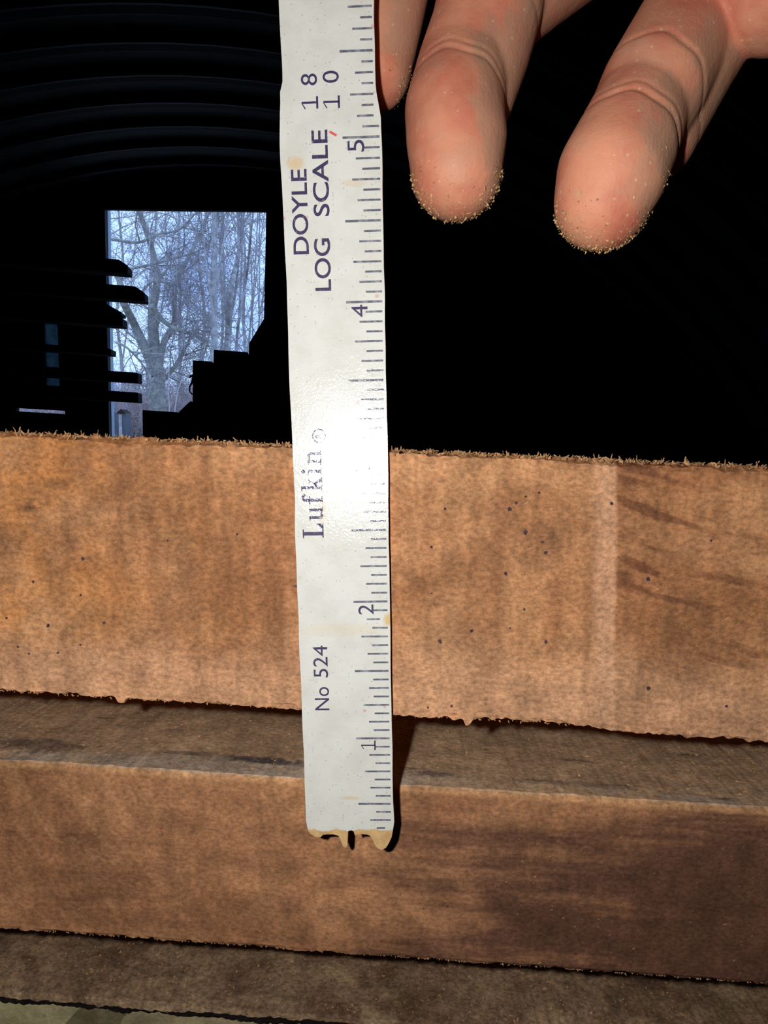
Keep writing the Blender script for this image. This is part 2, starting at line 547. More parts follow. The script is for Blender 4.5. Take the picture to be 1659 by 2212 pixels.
LX0, LX1 = -14.0, 15.0
board1 = plank('sawn_board', LX0, LX1,
               [(0.0, -1.80, 1.0), (0.012, -1.815, 1.2), (0.2, -1.82, 0.5), (5.6, -1.82, 0.3), (5.6, 0.075, 1.2), (5.4, 0.085, 1.0),
                (0.5, 0.085, 0.8), (0.06, 0.083, 1.2), (0.0, 0.055, 1.0), (0.0, 0.025, 0.15), (0.0, -0.9, 0.0), (0.0, -1.77, 0.15)],
               M_WOOD1, 3, 'thick pink-brown sawn board, topmost, with the ruler across its face',
               0.007, chips=[(-1.25, 0.035, -0.05, (0, 1)), (1.32, 0.03, -0.06, (0, 1)), (2.9, 0.9, -0.02, (0, 1, 11)),
                             (1.75, 0.5, 0.015, (0, 1))])
board2 = plank('sawn_board', LX0, LX1,
               [(0.36, -3.99, 1.0), (0.40, -4.0, 1.0), (5.7, -4.0, 0.2), (5.7, -2.50, 0.2), (1.6, -2.495, 0.4), (0.6, -2.492, 0.4),
                (0.385, -2.50, 0.4), (0.35, -2.535, 0.4), (0.35, -2.57, 0.0), (0.35, -3.2, 0.0), (0.35, -3.96, 0.15)],
               M_WOOD2, 5, 'brown sawn board with a dark stained right half, second in the stack', 0.007)
V3 = -5.068
board3 = plank('thin_slab', LX0, LX1,
               [(1.0, V3 - 0.075, 0.8), (1.03, V3 - 0.09, 0.8), (5.6, V3 - 0.095, 0.0), (5.6, V3, 0.2), (2.2, V3, 0.3), (1.15, V3, 0.4),
                (1.01, V3 - 0.008, 0.8)],
               M_WOOD3, 8, 'thin dark slab speckled with sawdust, third in the stack', 0.010)
shade_strip = plank('shade_edge', LX0, LX1, [(0.985, V3 - 0.080, 0.4), (0.988, V3 - 0.108, 0.8), (1.06, V3 - 0.098, 0.0), (1.06, V3 - 0.080, 0.0)],  # added dark strip: the shadow line between slab and grey boards, put in as colour
             simple('dark_gap_shade', (0.012, 0.009, 0.008), 0.95, 0.3, 300), 9, 'dark strip standing in for the shadow line under the slab edge', 0.012)
shade_strip.parent = board3
shade_strip.matrix_parent_inverse = board3.matrix_world.inverted()
del shade_strip['category']
sx = -2.16
board4 = plank('grey_board', LX0, sx - 0.02,
               [(1.1, V3 - 1.6, 0.0), (5.6, V3 - 1.6, 0.0), (5.6, V3 - 0.105, 0.0), (1.16, V3 - 0.102, 0.1), (1.1, V3 - 0.12, 0.25), (1.1, V3 - 0.16, 0.0)],
               M_WOOD4, 11, 'greenish grey board at the lower left, left of the slanting joint', 0.006, end_cut=(0, 1.15))
board5 = plank('grey_board', sx + 0.06, LX1,
               [(1.1, V3 - 1.6, 0.0), (5.6, V3 - 1.6, 0.0), (5.6, V3 - 0.105, 0.0), (1.16, V3 - 0.102, 0.1), (1.1, V3 - 0.12, 0.25), (1.1, V3 - 0.16, 0.0)],
               M_WOOD5, 12, 'dull grey-brown board at the bottom, right of the slanting joint', 0.006, end_cut=(1.15, 0))

# stickers that keep the layers apart, either side of the picture
for (x, z0, z1, lb) in [(-10, -2.49, -1.832, 'thin sticker left of the ruler, under the topmost board'),
                        (11, -2.49, -1.832, 'thin sticker right of the ruler, under the topmost board'),
                        (-10, V3 + 0.006, -4.006, 'thin sticker far left, under the second board'),
                        (11, V3 + 0.006, -4.006, 'thin sticker far right, under the second board')]:
    m = MB(); m.box((x - 0.5) * IN, (x + 0.5) * IN, 0.55 * IN, 5.5 * IN, z0 * IN, z1 * IN)
    o = link('sticker', bevel_mesh(m.mesh('sticker'), 0.0012), M_STICKER, None, STACK)
    tag(o, lb, 'wood strip', 'stickers between the boards')
# trestles below
for (x, lb) in [(-9.0, 'low trestle under the left of the board stack'), (10.0, 'low trestle under the right of the board stack')]:
    base = STACK @ Vector((x * IN, 3.0 * IN, (V3 - 3.5) * IN))
    top = STACK @ Vector((x * IN, 3.0 * IN, (V3 - 1.61) * IN))
    t = empty('trestle', Matrix.Translation((base.x, base.y, 0)))
    tag(t, lb, 'trestle', 'trestles under the board stack')
    rot = STACK.to_3x3().to_4x4()
    m = MB(); m.box(-0.045, 0.045, -0.16, 0.16, -0.09, 0)
    me = m.mesh('beam'); me.transform(Matrix.Translation(top - Vector((base.x, base.y, 0))) @ rot)
    link('beam', me, M_OLDWOOD, t)
    zb = top.z - 0.06
    for sxx in (-1, 1):
        for syy in (-1, 1):
            m = MB()
            m.tube([Vector((sxx * 0.20, syy * 0.17, 0.0)), Vector((sxx * 0.035, syy * 0.10, zb))], [0.035, 0.035], 4)
            m.build('leg', M_OLDWOOD, t)

# ------------------------------------------------------------------ fuzz and sawdust on the boards
R = random.Random(7)


def fibres(name, parent, n, place, mat, lmin, lmax, r0, seed, up=0.6):
    rr = random.Random(seed)
    b = MB()
    for _ in range(n):
        p = Vector(place(rr)) * IN
        d = Vector((rr.gauss(0, 1), rr.gauss(-0.2, 0.7), rr.gauss(up, 0.5))).normalized()
        L = rr.uniform(lmin, lmax) * IN * rr.uniform(0.5, 1)
        c = Vector((rr.gauss(0, 1), rr.gauss(0, 1), rr.gauss(0, 1))) * 0.5
        pts = [p, p + d * L * 0.5, p + (d + c * 0.7).normalized() * L]
        r = r0 * IN * rr.uniform(0.6, 1.3)
        b.tube(pts, [r, r * 0.8, r * 0.4], 3)
    o = b.build(name, mat, parent)
    return tag(o, kind='stuff')


def top_edge(rr):
    w = abs(rr.gauss(0, 0.9)) if rr.random() < 0.6 else rr.uniform(0, 5.5)
    return (rr.uniform(-3.2, 4.8), min(w, 5.5), 0.078)


fibres('saw_fuzz', board1, 12000, top_edge, M_FIBRE, 0.018, 0.066, 0.0085, 21, 0.12)
fibres('torn_fibre', board1, 300, lambda rr: (rr.uniform(-3.2, 4.4), 0.004, -1.80 - rr.uniform(0, 0.01)), M_FIBRE, 0.008, 0.026, 0.006, 22, -0.4)
fibres('torn_fibre', board2, 260, lambda rr: (rr.uniform(-3.2, 4.4), 0.36, -3.985), M_FIBRE, 0.008, 0.022, 0.006, 23, -0.4)


def grains(name, parent, n, place, size, mat, seed, flat=0.5):
    rr = random.Random(seed)
    b = MB()
    for _ in range(n):
        p = Vector(place(rr)) * IN
        s = size * IN * rr.uniform(0.5, 1.5)
        e = [Vector((rr.gauss(0, 1), rr.gauss(0, 1), rr.gauss(0, flat))) for _ in range(4)]
        b.add([p + q * s for q in e], [(0, 1, 2), (0, 3, 1), (1, 3, 2), (2, 3, 0)])
    return tag(b.build(name, mat, parent), kind='stuff')


grains('sawdust', board2, 2600, lambda rr: (rr.uniform(-3.2, 4.6), rr.uniform(0.42, 2.4), -2.488), 0.0075, M_FIBRE, 31)
grains('sawdust', board3, 3200, lambda rr: (rr.uniform(-3.2, 4.6), rr.uniform(1.05, 3.0), V3 + 0.006), 0.009, M_FIBRE, 32)
grains('sawdust', board1, 7000, lambda rr: (rr.uniform(-3.2, 4.8), min(5.4, abs(rr.gauss(0, 2.2)) + 0.02), 0.088), 0.014, M_FIBRE, 33)

# worm pin holes and dark flecks in the top board's face (inches along, height, size)
HOLES = [(1.505, -0.28, .018), (1.61, -0.19, .010), (1.70, -0.16, .009), (1.55, -0.235, .012), (1.625, -0.435, .018), (1.75, -0.50, .010), (1.78, -0.57, .013),
         (0.98, -0.57, .011), (1.51, -0.73, .014), (1.30, -1.155, .013), (1.08, -1.245, .015), (1.83, -1.205, .013), (1.66, -0.98, .009), (1.57, -1.12, .008),
         (1.06, -0.30, .010), (2.58, -1.50, .014), (3.14, -1.60, .012), (2.9, -0.43, .010), (1.19, -1.72, .010), (1.02, -1.74, .009), (1.0, -0.9, .008),
         (-1.52, -0.78, .014), (-1.54, -1.05, .011), (-1.79, -1.29, .015), (-1.89, -0.97, .012), (-1.37, -1.245, .010), (-1.72, -1.49, .011), (-1.94, -1.51, .009),
         (-2.02, -1.46, .009), (-1.55, -1.42, .008), (-0.4, -0.55, .009), (0.03, -0.9, .009), (-2.1, -1.25, .010), (-0.9, -0.62, .008), (2.5, -0.72, .016), (2.2, -0.21, .012)]
hm = MB()
for (a_, v_, r_) in HOLES:
    k_ = 9
    ring = [(R.uniform(0.7, 1.25) * r_ * math.cos(2 * math.pi * q / k_) + a_, R.uniform(0.7, 1.25) * r_ * math.sin(2 * math.pi * q / k_) + v_) for q in range(k_)]
    hm.add([(x * IN, -0.0014 * IN, z * IN) for x, z in ring] + [(a_ * IN, -0.0016 * IN, v_ * IN)],
           [(q, (q + 1) % k_, k_) for q in range(k_)])
tag(hm.build('pin_holes', simple('pin_hole_stain', (0.085, 0.05, 0.055), 0.9, 0.4, 900), board1), kind='stuff')

# ------------------------------------------------------------------ the log rule
RULER = frame(P0 + NR * 0.0, Uv, Dv, NR)     # local x across, y along (0 at the 3 inch mark), z towards the lens
ruler = empty('log_ruler', RULER)
tag(ruler, 'white wooden log scale ruler with worn broken end, held upright against the boards', 'ruler')


def rp(u, s, z=0.0): return Vector((u * IN, (s - 3.0) * IN, z * IN))


tr = NT('ruler_paint')
X, Y, Z = tr.xyz()
pn = tr.noise(1500, 4, 0.65)
nA = tr.noise(700, 3)
nB = tr.noise(160, 4, 0.6)
col = tr.mix(tr.rng(nB, 0.35, 0.7), lin(232, 232, 224), lin(222, 221, 212))
# grime dots and faint red flecks
gd, gc = tr.voro(1700, flat=True)
gx = tr.xyz(gc)
dot = tr.math('MULTIPLY', tr.rng(gd, 0.12, 0.26, 1, 0), tr.rng(gx[0], 0.90, 0.97))
col = tr.mix(tr.math('MULTIPLY', dot, 0.42), col, lin(120, 116, 122))
rd, rc = tr.voro(260, flat=True)
rxc = tr.xyz(rc)
red = tr.math('MULTIPLY', tr.rng(tr.math('ADD', rd, tr.math('MULTIPLY', nA, 0.22)), 0.14, 0.22, 1, 0), tr.rng(rxc[0], 0.93, 0.95))
col = tr.mix(tr.math('MULTIPLY', red, 0.55), col, lin(226, 130, 122))
# yellowed patches near 4.85 and 1.85 inch
for (u, s, ru, rs, k) in [(0.085, 4.86, 0.07, 0.055, 0.65), (0.46, 4.73, 0.10, 0.03, 0.35), (0.645, 1.87, 0.055, 0.06, 1.0), (0.30, 1.80, 0.4, 0.06, 0.22),
                          (0.20, 2.62, 0.03, 0.12, 0.45), (0.335, 0.545, 0.09, 0.018, 0.5)]:
    du = tr.math('POWER', tr.math('MULTIPLY', tr.math('SUBTRACT', X, u * IN), 1 / (ru * IN)), 2.0)
    ds = tr.math('POWER', tr.math('MULTIPLY', tr.math('SUBTRACT', Y, (s - 3) * IN), 1 / (rs * IN)), 2.0)
    f = tr.rng(tr.math('ADD', tr.math('ADD', du, ds), tr.math('MULTIPLY', pn, 1.4)), 0.75, 1.8, 1, 0)
    col = tr.mix(tr.math('MULTIPLY', f, k), col, lin(226, 192, 136))
# bare wood at the broken end and along the arrises
raw = tr.noise(420, 3, 0.6)
endf = tr.rng(tr.math('ADD', Y, tr.math('MULTIPLY', raw, 0.0024)), (0.335 - 3) * IN, (0.35 - 3) * IN, 1, 0)
cornf = tr.rng(tr.math('ADD', tr.math('ADD', X, tr.math('MULTIPLY', tr.math('SUBTRACT', Y, (0.36 - 3) * IN), 1.0)),
                       tr.math('MULTIPLY', raw, 0.002)), 0.03 * IN, 0.05 * IN, 1, 0)
col = tr.mix(endf, col, tr.mix(tr.rng(raw, 0.3, 0.7), lin(228, 190, 134), lin(206, 164, 112)))
# varnish: lumpy clear coat that glints
bm1 = tr.bump(tr.math('ADD', tr.noise(520, 3, 0.6), tr.math('MULTIPLY', tr.noise(2300, 3, 0.65), 0.80)), 0.145, 0.00034)
M_RULER = tr.out(col, 0.5, 0.25, bm1, Coat_Weight=0.85, Coat_Roughness=0.09, Coat_IOR=1.5)
tr.put(tr.p.inputs['Coat Normal'], bm1)

ti = NT('ruler_ink')
wear = ti.rng(ti.noise(1300, 3, 0.6), 0.55, 0.72)
icol = ti.mix(ti.math('MULTIPLY', wear, 0.55), lin(66, 58, 96), lin(160, 156, 170))
bm2 = ti.bump(ti.math('ADD', ti.noise(520, 3, 0.6), ti.math('MULTIPLY', ti.noise(2300, 3, 0.65), 0.80)), 0.145, 0.00034)
M_INK = ti.out(icol, 0.5, 0.25, bm2, Coat_Weight=0.85, Coat_Roughness=0.09, Coat_IOR=1.5)
ti.put(ti.p.inputs['Coat Normal'], bm2)
tt = NT('tick_ink')
bm3 = tt.bump(tt.math('ADD', tt.noise(520, 3, 0.6), tt.math('MULTIPLY', tt.noise(2300, 3, 0.65), 0.80)), 0.145, 0.00034)
M_TICK = tt.out(tt.mix(tt.rng(tt.noise(900, 3), 0.4, 0.7), lin(100, 102, 118), lin(158, 160, 166)), 0.5, 0.25, bm3,
                Coat_Weight=0.85, Coat_Roughness=0.09, Coat_IOR=1.5)
tt.put(tt.p.inputs['Coat Normal'], bm3)
M_RULEWOOD = wood('ruler_bare_wood', lin(206, 160, 104), lin(176, 128, 80))

W = 0.647
rng = np.random.default_rng(4)
left = []
ss = np.arange(15.0, 0.36, -0.06)
jl = smooth_noise(len(ss), rng, 4) * 0.0022
for i, s in enumerate(ss):
    u = jl[i]
    u += 0.016 * math.exp(-((s - 5.33) / 0.10) ** 2) - 0.010 * math.exp(-((s - 5.27) / 0.025) ** 2)
    if s > 5.3: u += 0.016 * min(1, (s - 5.3) / 0.15)
    u += -0.010 * math.exp(-((s - 4.9) / 0.25) ** 2)
    left.append((u, s))
end = [(0.004, 0.36), (0.015, 0.29), (0.035, 0.262), (0.07, 0.243), (0.105, 0.238), (0.125, 0.258), (0.16, 0.262), (0.20, 0.262),
       (0.24, 0.25), (0.255, 0.21), (0.272, 0.165), (0.29, 0.155), (0.304, 0.18), (0.308, 0.24), (0.312, 0.288), (0.335, 0.294),
       (0.352, 0.285), (0.362, 0.25), (0.378, 0.262), (0.41, 0.264), (0.452, 0.26), (0.474, 0.25), (0.492, 0.215), (0.512, 0.168), (0.535, 0.146),
       (0.56, 0.14), (0.588, 0.155), (0.612, 0.195), (0.632, 0.24), (0.643, 0.30)]
right = []
ss2 = np.arange(0.36, 15.0, 0.05)
jr = smooth_noise(len(ss2), rng, 4) * 0.002
for i, s in enumerate(ss2):
    u = W + jr[i]
    if s > 5.12: u -= 0.036 * min(1, (s - 5.12) / 0.16)
    right.append((u, s))
outline = left + end + right
n = len(outline)
bm = bmesh.new()
f0 = [bm.verts.new(rp(u, s, 0)) for u, s in outline]
f1 = [bm.verts.new(rp(u, s, -THICK)) for u, s in outline]
top = bm.faces.new(f0)
bot = bm.faces.new(f1[::-1])
for i in range(n):
    j = (i + 1) % n
    fc = bm.faces.new((f0[j], f0[i], f1[i], f1[j])); fc.material_index = 1
bot.material_index = 1
bmesh.ops.recalc_face_normals(bm, faces=bm.faces)
bmesh.ops.triangulate(bm, faces=[top, bot])
me = bpy.data.meshes.new('blade'); bm.to_mesh(me); bm.free()
me.materials.append(M_RULER); me.materials.append(M_RULEWOOD)
link('blade', me, None, ruler)

INKZ = 0.0012
# printed graduations
tb = MB()


def flat_quad(b, u0, u1, s0, s1, z=INKZ):
    b.add([rp(u0, s0, z), rp(u1, s0, z), rp(u1, s1, z), rp(u0, s1, z)], [(0, 1, 2, 3)])


for k in range(5, 16 * 12):
    s = k / 16.0
    if k % 8 == 0: u = 0.392
    elif k % 4 == 0: u = 0.447
    elif k % 2 == 0: u = 0.482
    else: u = 0.520
    ue = 0.630 if s < 5.1 else 0.596
    if k == 5: ue = 0.585
    th = 0.0065 if k % 8 else 0.0075
    u += R.gauss(0, 0.003)
    if abs(s - 1.875) < 0.01: ue = 0.575
    flat_quad(tb, u, ue, s - th, s + th)
tb.build('tick_marks', M_TICK, ruler)


def text_mesh(body, bold=0.0):
    cu = bpy.data.curves.new('t', 'FONT')
    cu.body = body
    cu.offset = bold
    cu.resolution_u = 6
    o = bpy.data.objects.new('t', cu)
    COL.objects.link(o)
    dg = bpy.context.evaluated_depsgraph_get()
    me = bpy.data.meshes.new_from_object(o.evaluated_get(dg))
    bpy.data.objects.remove(o)
    bpy.data.curves.remove(cu)
    return me


def printed(name, body, s0, s1, ub, ut, bold=0.0, mat=None):
    """letters reading up the rule: from s0 to s1, base line at ub, cap line at ut"""
    me = text_mesh(body, bold)
    co = np.zeros(len(me.vertices) * 3); me.vertices.foreach_get('co', co); co = co.reshape(-1, 3)
    mn, mx = co.min(0), co.max(0)
    q = np.zeros_like(co)
    q[:, 1] = ((co[:, 0] - mn[0]) / (mx[0] - mn[0]) * (s1 - s0) + s0 - 3) * IN
    q[:, 0] = ((co[:, 1] - mn[1]) / (mx[1] - mn[1]) * (ut - ub) + ub) * IN
    q[:, 2] = INKZ * IN * 1.2
    me.vertices.foreach_set('co', q.reshape(-1)); me.update()
    me.name = name
    return link(name, me, mat or M_INK, ruler)


printed('printed_word', 'DOYLE', 4.306, 4.823, 0.158, 0.054, 0.012)
printed('printed_word', 'LOG', 4.075, 4.400, 0.297, 0.190, 0.012)
printed('printed_word', 'SCALE', 4.535, 5.051, 0.299, 0.194, 0.012)
M_INK2 = M_INK
printed('printed_numeral', '8', 5.312, 5.380, 0.242, 0.139)
printed('printed_numeral', '0', 5.322, 5.392, 0.380, 0.277)
for (uo, so) in ((0.0, 0.0), (0.138, 0.0)):
    g = MB()     # typewriter ones: stem, flag and foot
    flat_quad(g, 0.139 + uo, 0.243 + uo, 5.206, 5.219, INKZ * 1.2)
    flat_quad(g, 0.232 + uo, 0.245 + uo, 5.175, 5.248, INKZ * 1.2)
    g.add([rp(0.139 + uo, 5.206, INKZ * 1.2), rp(0.139 + uo, 5.216, INKZ * 1.2), rp(0.164 + uo, 5.180, INKZ * 1.2), rp(0.160 + uo, 5.172, INKZ * 1.2)],
          [(0, 1, 2, 3)])
    g.build('printed_numeral', M_INK, ruler)
for k, (s0, s1) in {5: (4.914, 4.985), 4: (3.905, 3.982), 3: (2.896, 2.962), 2: (1.908, 1.980)}.items():
    printed('printed_numeral', str(k), s0, s1, 0.532, 0.425)
g = MB()
flat_quad(g, 0.423, 0.526, 0.944, 0.953, INKZ * 1.2)
flat_quad(g, 0.517, 0.528, 0.912, 0.985, INKZ * 1.2)
g.add([rp(0.423, 0.944, INKZ * 1.2), rp(0.423, 0.952, INKZ * 1.2), rp(0.443, 0.925, INKZ * 1.2), rp(0.440, 0.918, INKZ * 1.2)], [(0, 1, 2, 3)])
g.build('printed_numeral', M_INK, ruler)
printed('printed_word', 'No', 1.213, 1.385, 0.202, 0.097)
printed('printed_numeral', '524', 1.455, 1.688, 0.199, 0.095)

# maker's name in a serif face, letter by letter (x along the rule, y up the letter)
SB, SS = 0.197, 2.450


def glyph(name, x0, rects=(), strokes=(), arcs=()):
    b = MB()
    z = INKZ * 1.25
    P = lambda x, y: rp(SB - y, SS + x0 + x, z)
    for (xa, xb, ya, yb) in rects:
        b.add([P(xa, ya), P(xb, ya), P(xb, yb), P(xa, yb)], [(0, 1, 2, 3)])
    for (xa, ya, xb, yb, w) in strokes:
        dx, dy = xb - xa, yb - ya
        l = math.hypot(dx, dy); nx, ny = -dy / l * w / 2, dx / l * w / 2
        b.add([P(xa + nx, ya + ny), P(xb + nx, yb + ny), P(xb - nx, yb - ny), P(xa - nx, ya - ny)], [(0, 1, 2, 3)])
    for (xc, yc, r0, r1, a0_, a1_) in arcs:
        N = 18
        vs_, fs_ = [], []
        for i in range(N + 1):
            a = a0_ + (a1_ - a0_) * i / N
            vs_ += [P(xc + r0 * math.cos(a), yc + r0 * math.sin(a)), P(xc + r1 * math.cos(a), yc + r1 * math.sin(a))]
            if i < N: fs_.append((2 * i, 2 * i + 1, 2 * i + 3, 2 * i + 2))
        b.add(vs_, fs_)
    return b.build(name, M_INK, ruler)


pi = math.pi
glyph('printed_letter', 0.0, [(0.018, 0.043, 0, 0.145), (0, 0.061, 0.137, 0.145), (0, 0.095, 0, 0.009), (0.092, 0.100, 0, 0.045)],
      [(0.07, 0.004, 0.097, 0.03, 0.016)])
glyph('printed_letter', 0.122, [(0.010, 0.030, 0.020, 0.095), (0.062, 0.082, 0.0, 0.095), (0, 0.030, 0.088, 0.095), (0.052, 0.082, 0.088, 0.095), (0.07, 0.094, 0, 0.007)],
      [(0.03, 0.006, 0.065, 0.018, 0.016)], [(0.029, 0.021, 0.0, 0.019, pi, 1.6 * pi)])
glyph('printed_letter', 0.232, [(0.018, 0.039, 0, 0.118), (0, 0.056, 0.086, 0.094), (0.004, 0.055, 0, 0.008)], [],
      [(0.046, 0.116, 0.010, 0.029, 0.25 * pi, pi), (0.062, 0.128, 0.0, 0.011, 0, 2 * pi)])
glyph('printed_letter', 0.322, [(0.014, 0.035, 0, 0.145), (0.0, 0.035, 0.138, 0.145), (0.0, 0.048, 0, 0.008), (0.052, 0.088, 0.088, 0.095), (0.056, 0.098, 0, 0.008)],
      [(0.033, 0.036, 0.072, 0.092, 0.010), (0.044, 0.056, 0.080, 0.002, 0.020)])
glyph('printed_letter', 0.432, [(0.014, 0.035, 0, 0.095), (0.0, 0.035, 0.088, 0.095), (0.0, 0.048, 0, 0.008)], [], [(0.024, 0.128, 0, 0.0135, 0, 2 * pi)])
glyph('printed_letter', 0.498, [(0.014, 0.035, 0, 0.095), (0.0, 0.035, 0.088, 0.095), (0.0, 0.047, 0, 0.008), (0.066, 0.087, 0, 0.072), (0.054, 0.100, 0, 0.008)], [],
      [(0.058, 0.066, 0.012, 0.029, 0.0, 0.85 * pi)])
glyph('registered_mark', 0.692, [(-0.017, -0.008, -0.02 + 0.012, 0.034)], [(-0.002, 0.012, 0.018, -0.010, 0.008)],
      [(0.0, 0.012, 0.040, 0.048, 0, 2 * pi), (-0.008, 0.022, 0.008, 0.015, -0.5 * pi, 0.5 * pi)])
# red crayon nick by the word
g = MB()
g.add([rp(0.305, 5.035, INKZ), rp(0.318, 5.045, INKZ), rp(0.362, 5.020, INKZ), rp(0.350, 5.008, INKZ)], [(0, 1, 2, 3)])
g.build('red_mark', simple('red_crayon', lin(232, 110, 104), 0.6, 0.2, 900), ruler)

# ------------------------------------------------------------------ the hand
tk = NT('dusty_skin')
sx_, sy_, sz_ = tk.xyz()
big = tk.noise(95, 3, 0.6)
fine = tk.noise(1500, 3, 0.7)
med = tk.noise(330, 3, 0.6)
scol = tk.mix(tk.rng(big, 0.35, 0.66), lin(224, 152, 120), lin(208, 122, 97))
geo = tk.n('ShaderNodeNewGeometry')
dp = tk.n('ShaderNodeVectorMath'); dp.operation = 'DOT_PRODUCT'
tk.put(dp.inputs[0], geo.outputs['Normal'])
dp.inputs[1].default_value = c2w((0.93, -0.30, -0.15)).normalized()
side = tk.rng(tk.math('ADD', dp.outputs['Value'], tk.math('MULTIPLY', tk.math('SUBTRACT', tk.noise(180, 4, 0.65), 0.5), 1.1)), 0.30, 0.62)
dustm = tk.rng(tk.math('ADD', tk.math('MULTIPLY', tk.noise(120, 4, 0.65), 1.0), tk.math('MULTIPLY', fine, 0.25)), 0.60, 0.76)
scol = tk.mix(tk.math('MULTIPLY', dustm, 0.35), scol, lin(196, 156, 130))
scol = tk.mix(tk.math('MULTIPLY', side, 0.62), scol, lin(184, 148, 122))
vd, vc = tk.voro(1100)
vx = tk.xyz(vc)
sp = tk.math('MULTIPLY', tk.rng(vd, 0.18, 0.30, 1, 0), tk.rng(vx[0], 0.90, 0.94))
scol = tk.mix(tk.math('MULTIPLY', sp, 0.5), scol, lin(232, 202, 160))
# fingerprint ridges
wv = tk.n('ShaderNodeTexWave'); wv.inputs['Scale'].default_value = 420; wv.inputs['Distortion'].default_value = 6
wv.inputs['Detail'].default_value = 2; wv.inputs['Detail Scale'].default_value = 0.12
tk.put(wv.inputs['Vector'], tk.obj)
hh = tk.math('ADD', tk.math('MULTIPLY', wv.outputs['Fac'], 0.06), tk.math('ADD', fine, tk.math('MULTIPLY', med, 1.5)))
M_SKIN = tk.out(scol, 0.55, 0.3, tk.bump(hh, 0.28, 0.0003), Subsurface_Weight=0.18, Subsurface_Scale=0.003)
tk.p.inputs['Subsurface Radius'].default_value = (1.0, 0.35, 0.2)


def capsule(b, p, q, r0, r1, n=28, m=9):
    """closed tapered capsule"""
    ax = q - p; L = ax.length; ax.normalize()
    ref = Vector((0, 0, 1)) if abs(ax.z) < 0.9 else Vector((1, 0, 0))
    u = ax.cross(ref).normalized(); v = ax.cross(u)
    rings = []
    sn = max(-0.95, min(0.95, (r0 - r1) / max(L, 1e-6)))
    a1 = math.asin(sn)
    for i in range(1, m + 1):
        a = -pi / 2 + (pi / 2 + a1) * i / m
        rings.append((p + ax * (r0 * math.sin(a)), r0 * math.cos(a)))
    for i in range(0, m):
        a = a1 + (pi / 2 - a1) * i / m
        rings.append((q + ax * (r1 * math.sin(a)), r1 * math.cos(a)))
    k = len(b.v)
    b.v.append(tuple(p - ax * r0))
    for c, r in rings:
        for j in range(n):
            t = 2 * pi * j / n
            b.v.append(tuple(c + (u * math.cos(t) + v * math.sin(t)) * r))
    b.v.append(tuple(q + ax * r1))
    for j in range(n):
        b.f.append((k, k + 1 + (j + 1) % n, k + 1 + j))
    nr = len(rings)
    for i in range(nr - 1):
        for j in range(n):
            j2 = (j + 1) % n
            b.f.append((k + 1 + i * n + j, k + 1 + i * n + j2, k + 1 + (i + 1) * n + j2, k + 1 + (i + 1) * n + j))
    e = k + 1 + nr * n
    for j in range(n):
        b.f.append((k + 1 + (nr - 1) * n + j, k + 1 + (nr - 1) * n + (j + 1) % n, e))


def lump(b, chain):
    """chain of (px, py, depth inches, radius px)"""
    pts = [(at_depth(x, y, z), r * z / FPX * IN) for x, y, z, r in chain]
    for (p, r), (q, s) in zip(pts, pts[1:]):
        capsule(b, p, q, r, s)
    return pts


hb = MB()
# index finger, gripping behind the rule
lump(hb, [(806, 152, 5.30, 82), (822, 60, 5.30, 88), (848, -90, 5.32, 94)])
lump(hb, [(850, -100, 5.34, 95), (980, -330, 5.55, 110)])
lump(hb, [(980, -330, 5.55, 108), (1230, -520, 5.75, 125)])
# middle finger: pad, middle joint, base
lump(hb, [(986, 372, 5.02, 98), (986, 300, 5.02, 109), (982, 240, 5.05, 108), (1000, 150, 5.17, 100), (1035, 60, 5.20, 104)])
lump(hb, [(1012, 205, 5.22, 100), (1033, 110, 5.24, 113), (1058, 10, 5.22, 116)])
lump(hb, [(1062, 12, 5.34, 112), (1150, -62, 5.42, 116), (1330, -205, 5.6, 125), (1480, -420, 5.8, 140)])
# ring finger
lump(hb, [(1302, 430, 4.72, 104), (1322, 375, 4.70, 118), (1346, 325, 4.74, 114), (1385, 235, 4.88, 104)])
lump(hb, [(1376, 262, 4.90, 108), (1412, 190, 4.90, 114), (1480, 70, 5.10, 112)])
lump(hb, [(1400, 285, 5.10, 108), (1470, 130, 5.14, 122), (1545, -10, 5.14, 132)])
lump(hb, [(1545, -10, 5.14, 130), (1650, -200, 5.4, 135), (1720, -330, 5.6, 145)])
# little finger, folded beside it
lump(hb, [(1690, -55, 4.78, 150), (1830, -150, 4.9, 125)])
lump(hb, [(1830, -150, 4.95, 122), (1900, -260, 5.3, 130), (1940, -330, 5.5, 138)])
# palm
lump(hb, [(1230, -520, 5.75, 150), (1520, -900, 5.9, 190), (1640, -1250, 5.9, 185)])
lump(hb, [(1480, -420, 5.8, 160), (1640, -850, 5.9, 200), (1720, -1250, 5.9, 190)])
lump(hb, [(1720, -330, 5.6, 165), (1780, -750, 5.8, 205), (1800, -1250, 5.9, 190)])
lump(hb, [(1940, -330, 5.5, 150), (1940, -750, 5.7, 190), (1880, -1250, 5.9, 185)])
# thumb, in front of the rule above the picture
lump(hb, [(1560, -1050, 5.6, 190), (1150, -820, 5.1, 165)])
lump(hb, [(1150, -820, 5.05, 160), (900, -640, 4.6, 140)])
lump(hb, [(900, -640, 4.6, 135), (730, -520, 4.30, 120)])
